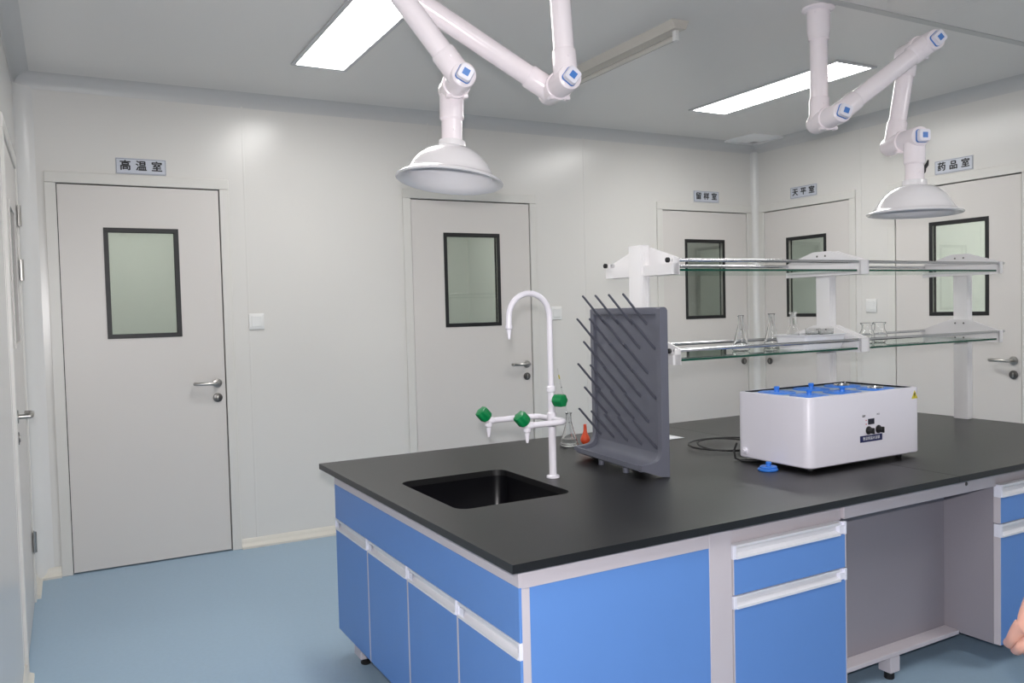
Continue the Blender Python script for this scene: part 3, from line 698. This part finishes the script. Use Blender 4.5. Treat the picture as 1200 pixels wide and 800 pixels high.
md = sh.modifiers.new('thick', 'SOLIDIFY'); md.thickness = .0008; md.offset = 0

# ------------------------------------------------------------------ reagent rack
TC = .815
rk = bench_thing('reagent_rack', 'white two-tier reagent rack with glass shelves and steel rails', 'shelf rack')
def wedge(zb, zr, peak): return [(TC - .20, zb), (TC + .20, zb), (TC + .20, zr + .012), (TC + .045, peak), (TC - .045, peak), (TC - .20, zr + .012)]
LZ, UZ = 1.168, 1.497
for s, sides in ((1.035, (1,)), (2.075, (-1, 1)), (3.08, (-1,))):
    g = G(); g.box(s - .021, s + .021, TC - .037, TC + .037, TB, 1.603 if len(sides) == 1 and sides[0] > 0 else 1.58, .003, 2)
    for q in (-.012, 0, .012): g.box(s + q - .0025, s + q + .0025, TC - .0385, TC - .036, TB + .005, 1.575)
    g.obj('column', M['rackwhite'], rk)
    for zb, zr, pk in ((LZ - .012, LZ + .034, LZ + .100), (UZ - .012, UZ + .036, UZ + .096)):
        g = G(); wg = wedge(zb, zr, pk)
        for sd in sides:
            x0, x1 = sorted((s + sd * .0215, s + sd * .0285)); g.prism(wg, 'x', x0, x1)
            g.box(x0 - .004, x1 + .004, TC - .197, TC + .197, zb, zb + .004)
        x0, x1 = (s - .0285, s + .0285) if len(sides) == 2 else sorted((s, s + sides[0] * .0285))
        for y in (-1, 1): g.box(x0, x1, TC + y * .196 - .004, TC + y * .196 + .004, zb, zr + .012, .001, 1)
        if sides[0] > 0: g.box(s - .01, s + .022, TC - .2, TC + .2, zb + .001, zr - .008)
        bk = g.obj('bracket', M['rackwhite'], rk, sharp=12)
        if -1 in sides:
            for y in (-.022, .022):
                for z in (zb + .02, pk - .02):
                    g = G(); g.cyl((s - .0285, TC + y, z), (s - .031, TC + y, z), .0045, bev=.001); g.obj('bracket_screw', M['darksteel'], bk)
for z in (LZ, UZ):
    for a, b in ((1.07, 2.040), (2.110, 3.044)):
        g = G(); t0, t1, h = TC - .191, TC + .191, .008
        g.box(a, b, t0, t1, z, z + h)
        g.bm.faces.ensure_lookup_table()
        for f in g.bm.faces: f.material_index = 0 if abs(f.normal.z) > .5 else 1
        g.obj('glass_shelf', [M['shelf'], M['shelfedge']], rk)
    for y in (-.19, .19):
        zr = z + .040
        for a, b in ((1.03 + .01, 2.075 + .0), (2.075 + .0, 3.08 - .03 if y > 0 and z == LZ else 3.105)):
            g = G(); g.cyl((a, TC + y * 1.0, zr), (b, TC + y * 1.0, zr), .0065, seg=14); g.obj('rail', M['chrome'], rk)
    for y in (-.19, .19):
        for s in (1.022,): 
            g = G(); g.cyl((s - .012, TC + y, z + .04), (s, TC + y, z + .04), .0095, bev=.002); g.obj('rail_end', M['knob'], rk)
ZS = LZ + .0082
flask('conical_flask', 'conical flask alone on the lower glass shelf, left of the tray', 1.578, TC + .02, ZS, .036, .148, .0105, group='conical glass flasks')
flask('conical_flask', 'conical flask at the left end of the white tray', 1.822, TC + .08, ZS, .036, .150, .012, group='conical glass flasks')
TX, TY = 1.90, .752
ty = bench_thing('white_tray', 'white plastic tray of glassware on the lower glass shelf', 'tray', TX, TY, ZS)
g = G()
L2 = lambda hx, hy, z, r: [(x, y, z) for x, y in rrect(-hx, hx, -hy, hy, r)]
g.loft([L2(.112, .072, 0, .012), L2(.125, .085, .056, .014), L2(.131, .09, .057, .016), L2(.131, .09, .060, .016), L2(.1235, .0835, .060, .014), L2(.11, .07, .003, .012)], True, True)
g.obj('tray_body', M['tray'], ty, sharp=40)
fb = bench_thing('glass_bottle', 'narrow necked glass bottle standing in the white tray', 'bottle', TX - .065, TY + .035, ZS + .0035)
G().lathe([(.001, 0), (.02, 0), (.024, .004), (.024, .075), (.014, .095), (.013, .14), (.017, .146), (.017, .152), (.0115, .152), (.0112, .096), (.022, .074), (.022, .005), (.019, .002), (.001, .002)], seg=28).obj('glass_body', M['glass'], fb, sharp=60)
dish = [(.001, 0), (.026, 0), (.03, .003), (.031, .026), (.0295, .026), (.0285, .004), (.025, .002), (.001, .002)]
first = None
for i, (x, y, z) in enumerate(((-.015, -.035, .0), (.055, -.035, 0.), (.055, .035, 0.), (-.015, -.035, .0265), (.055, -.035, .0265), (.055, .035, .0265), (.055, -.035, .053), (.055, .035, .053))):
    lb = ('glass dish at the bottom of the stack in the white tray', 'glass dish in the middle of a stack in the white tray', 'glass dish on top of a stack in the white tray')[0 if z < .01 else 1 if z < .03 else 2]
    if first is None:
        dsh = bench_thing('glass_dish', lb, 'dish', TX + x, TY + y, ZS + .0035 + z, group='glass dishes in the white tray'); G().lathe(dish, seg=28).obj('glass_body', M['glass'], dsh, sharp=60); first = dsh
    else:
        dsh = copy_tree(first); dsh.location = W(TX + x, TY + y, ZS + .0035 + z); dsh['label'] = lb
def jar(label, s, t):
    o = bench_thing('glass_jar', label, 'jar', s, t, ZS, group='round glass jars on the lower shelf')
    G().lathe([(.001, 0), (.024, 0), (.032, .01), (.034, .03), (.03, .052), (.024, .062), (.0225, .07), (.0225, .084), (.029, .09), (.0295, .094), (.0265, .095), (.0205, .085), (.0205, .07), (.0222, .061), (.028, .052), (.032, .03), (.03, .011), (.023, .0022), (.001, .0022)], seg=32).obj('glass_body', M['glass'], o, sharp=60)
    return o
jar('left of the two round glass jars on the lower glass shelf', 2.335, TC - .01)
jar('right of the two round glass jars on the lower glass shelf', 2.437, TC - .0)

# ------------------------------------------------------------------ person (only a hand shows at the right edge)
def skin_mesh(name, verts, edges, radii, m, parent=None, sub=2, root=0):
    me = bpy.data.meshes.new(name); me.from_pydata(verts, edges, []); o = bpy.data.objects.new(name, me); COL.objects.link(o)
    o.modifiers.new('skin', 'SKIN'); sv = me.skin_vertices[0].data
    for i, r in enumerate(radii): sv[i].radius = r if isinstance(r, tuple) else (r, r); sv[i].use_root = (i == root)
    if sub: s = o.modifiers.new('sub', 'SUBSURF'); s.levels = sub; s.render_levels = sub
    dg = bpy.context.evaluated_depsgraph_get(); dg.update()
    nm = bpy.data.meshes.new_from_object(o.evaluated_get(dg)); bpy.data.objects.remove(o); bpy.data.meshes.remove(me)
    nm.name = name; nm.materials.clear(); nm.materials.append(m); nm.shade_smooth()
    r = bpy.data.objects.new(name, nm); COL.objects.link(r)
    if parent: r.parent = parent
    return r
PX, PY = 1.80, .76
pr = thing('person', 'person at the right edge, only the lightly closed hand in view', 'person', (PX, PY, 0), 0)
V, E_, Rr = [], [], []
def add(p, r, frm=None):
    V.append(tuple(p)); Rr.append(r)
    if frm is not None: E_.append((frm, len(V) - 1))
    return len(V) - 1
hip = add((0, 0, .95), (.15, .105)); wst = add((0, .005, 1.08), (.135, .095), hip); ch = add((0, 0, 1.26), (.15, .105), wst); shd = add((0, -.01, 1.39), (.10, .075), ch)
nkk = add((0, -.005, 1.47), .052, shd); jaw = add((0, .02, 1.545), (.058, .065), nkk); hd = add((0, .012, 1.63), (.074, .092), jaw); crn = add((0, .0, 1.70), (.06, .075), hd)
for sx in (-1, 1):
    a = add((sx * .085, 0, .88), .085, hip); b = add((sx * .095, .005, .70), .078, a); k = add((sx * .1, .012, .49), .056, b); c_ = add((sx * .1, -.01, .33), .052, k); an = add((sx * .1, -.015, .09), .036, c_); ft = add((sx * .105, .06, .05), (.042, .03), an); add((sx * .11, .14, .035), (.04, .024), ft)
HB = []
def arm_chain(sx, sh, el, wr, palm, side, fwd, down):
    """side: out of the back of the hand; fwd: towards the thumb; down: along the fingers"""
    side, fwd, down = Vector(side).normalized(), Vector(fwd).normalized(), Vector(down).normalized()
    a = add(sh, .056, shd); b = add((Vector(sh) + Vector(el)) / 2, .046, a); c = add(el, .038, b); d = add((Vector(el) * .6 + Vector(wr) * .4), .041, c); w_ = add(wr, (.031, .025), d)
    p0 = Vector(wr); pc = add(p0 + down * .042, (.042, .025), w_); 
    for i, (off, L, r) in enumerate(((.030, (.040, .026, .020), .0095), (.010, (.044, .029, .021), .0098), (-.010, (.041, .027, .020), .0093), (-.028, (.033, .021, .018), .0082))):
        k = p0 + down * (.088 - abs(i - 1) * .004) + fwd * off + side * .004
        q = add(k, r * 1.15, pc); ang = math.radians((62, 66, 70, 74)[i])
        for j, l in enumerate(L):
            dirv = down * math.cos(ang) - side * math.sin(ang); k = k + dirv * l; q = add(k, r * (1.0, .92, .72)[j], q); ang += math.radians((84, 62, 0)[j])
        HB.append((k, r))
    t0 = p0 + down * .042 + fwd * .027 - side * .004; q = add(t0, .017, pc); t1 = t0 + down * .03 + fwd * .009 - side * .012; q = add(t1, .0138, q); t2 = t1 + down * .018 + fwd * .001 - side * .024; q = add(t2, .0118, q); add(t2 + down * .004 - side * .022, .009, q)
HX, HY = 1.519 - PX, .852 - PY
arm_chain(-1, (-.17, -.01, 1.37), (-.235, -.02, 1.10), (HX + .008, HY - .008, .820), None, (-.72, -.68, .12), (-.62, .78, -.05), (.02, .04, -1))
arm_chain(1, (.17, -.01, 1.37), (.235, -.02, 1.10), (.24, .10, .85), None, (.9, -.3, .1), (.3, .95, 0), (0, .1, -1))
body = skin_mesh('body', V, E_, Rr, M['skin'], pr, 2)
# face features, hair and clothes
g = G(); g.ball((0, .098, 1.61), .014, (.8, 1.2, 1.5), 12); g.ball((-.078, .005, 1.615), .02, (.4, .8, 1.5), 10); g.ball((.078, .005, 1.615), .02, (.4, .8, 1.5), 10); g.ball((0, .085, 1.572), .017, (1.5, .6, .45), 12); g.obj('face', M['skin'], pr)
for sx in (-1, 1): G().ball((sx * .03, .088, 1.638), .012, seg=12).obj('eye', M['eyewhite'], pr)
g = G(); g.ball((0, -.022, 1.672), .1, (.86, .98, .92), 24); g.obj('hair', M['hair'], pr)
def ring_(cx, cy, z, rx, ry, n=28): return [(cx + rx * math.cos(2 * PI * k / n), cy + ry * math.sin(2 * PI * k / n), z + .004 * math.sin(3 * 2 * PI * k / n)) for k in range(n)]
g = G()
g.loft([ring_(0, 0, z, rx, ry) for z, rx, ry in ((.85, .182, .134), (.855, .19, .142), (.98, .182, .135), (1.10, .174, .130), (1.24, .190, .142), (1.34, .196, .136), (1.40, .165, .118), (1.44, .115, .095), (1.468, .085, .082), (1.468, .078, .075))], False, False)
for s_, el in (((-.15, -.01, 1.375), (-.235, -.02, 1.10)), ((.15, -.01, 1.375), (.235, -.02, 1.10))):
    p0, p1 = Vector(s_), Vector(el); sx_ = math.copysign(1, s_[0]); g.tube([Vector((sx_ * .06, -.01, 1.40)), Vector((sx_ * .12, -.01, 1.395)), Vector((sx_ * .165, -.01, 1.37)), p0.lerp(p1, .3), p0.lerp(p1, .7), p0.lerp(p1, .86), p0.lerp(p1, .85)], [.06, .072, .084, .082, .074, .072, .066], 20, False)
g.obj('shirt', M['shirt'], pr, sharp=60)
g = G()
g.loft([ring_(0, 0, z, rx, ry) for z, rx, ry in ((.76, .12, .09), (.80, .176, .122), (.88, .180, .130), (1.0, .166, .122))], True, False)
for sx in (-1, 1): g.loft([ring_(sx * x, y, z, r, r * 1.06, 20) for x, y, z, r in ((.088, 0, .86, .092), (.094, .004, .70, .094), (.1, .01, .49, .078), (.101, -.005, .3, .072), (.102, -.008, .10, .068), (.102, -.008, .10, .06))], True, False)
g.obj('trousers', M['trousers'], pr, sharp=60)
for sx in (-1, 1):
    g = G(); g.loft([[(sx * .107 + x * k, y * k + .06 * (1 - k) , z) for x, y in rrect(-.048, .048, -.09, .2, .045)] for z, k in ((0, .98), (.02, 1), (.05, .96), (.075, .8), (.09, .6))]); g.obj('shoe', M['shoe'], pr)

# ------------------------------------------------------------------ light and view
fl = bpy.data.lights.new('camera_flash', 'SPOT'); fl.energy = 150; fl.shadow_soft_size = .022; fl.color = (1., .97, .98); fl.spot_size = math.radians(100); fl.spot_blend = .5
fo = bpy.data.objects.new('camera_flash', fl); COL.objects.link(fo)
fo.matrix_world = co.matrix_world.copy(); fo.location = Vector((0, 0, EYE)) + U2 * .10 - R2 * .01
wd = bpy.data.worlds.new('world'); SC.world = wd; wd.use_nodes = True
wd.node_tree.nodes['Background'].inputs[0].default_value = (.6, .65, .7, 1); wd.node_tree.nodes['Background'].inputs[1].default_value = .1
SC.view_settings.view_transform = 'Standard'; SC.view_settings.look = 'None'; SC.view_settings.exposure = 0.32; SC.view_settings.gamma = 1
try: SC.view_settings.use_curve_mapping = False
except Exception: pass
SC.cycles.use_denoising = True
SC.cycles.max_bounces = 12; SC.cycles.transparent_max_bounces = 24; SC.cycles.transmission_bounces = 10
SC.cycles.sample_clamp_indirect = 6
SC.cycles.caustics_reflective = False; SC.cycles.caustics_refractive = False
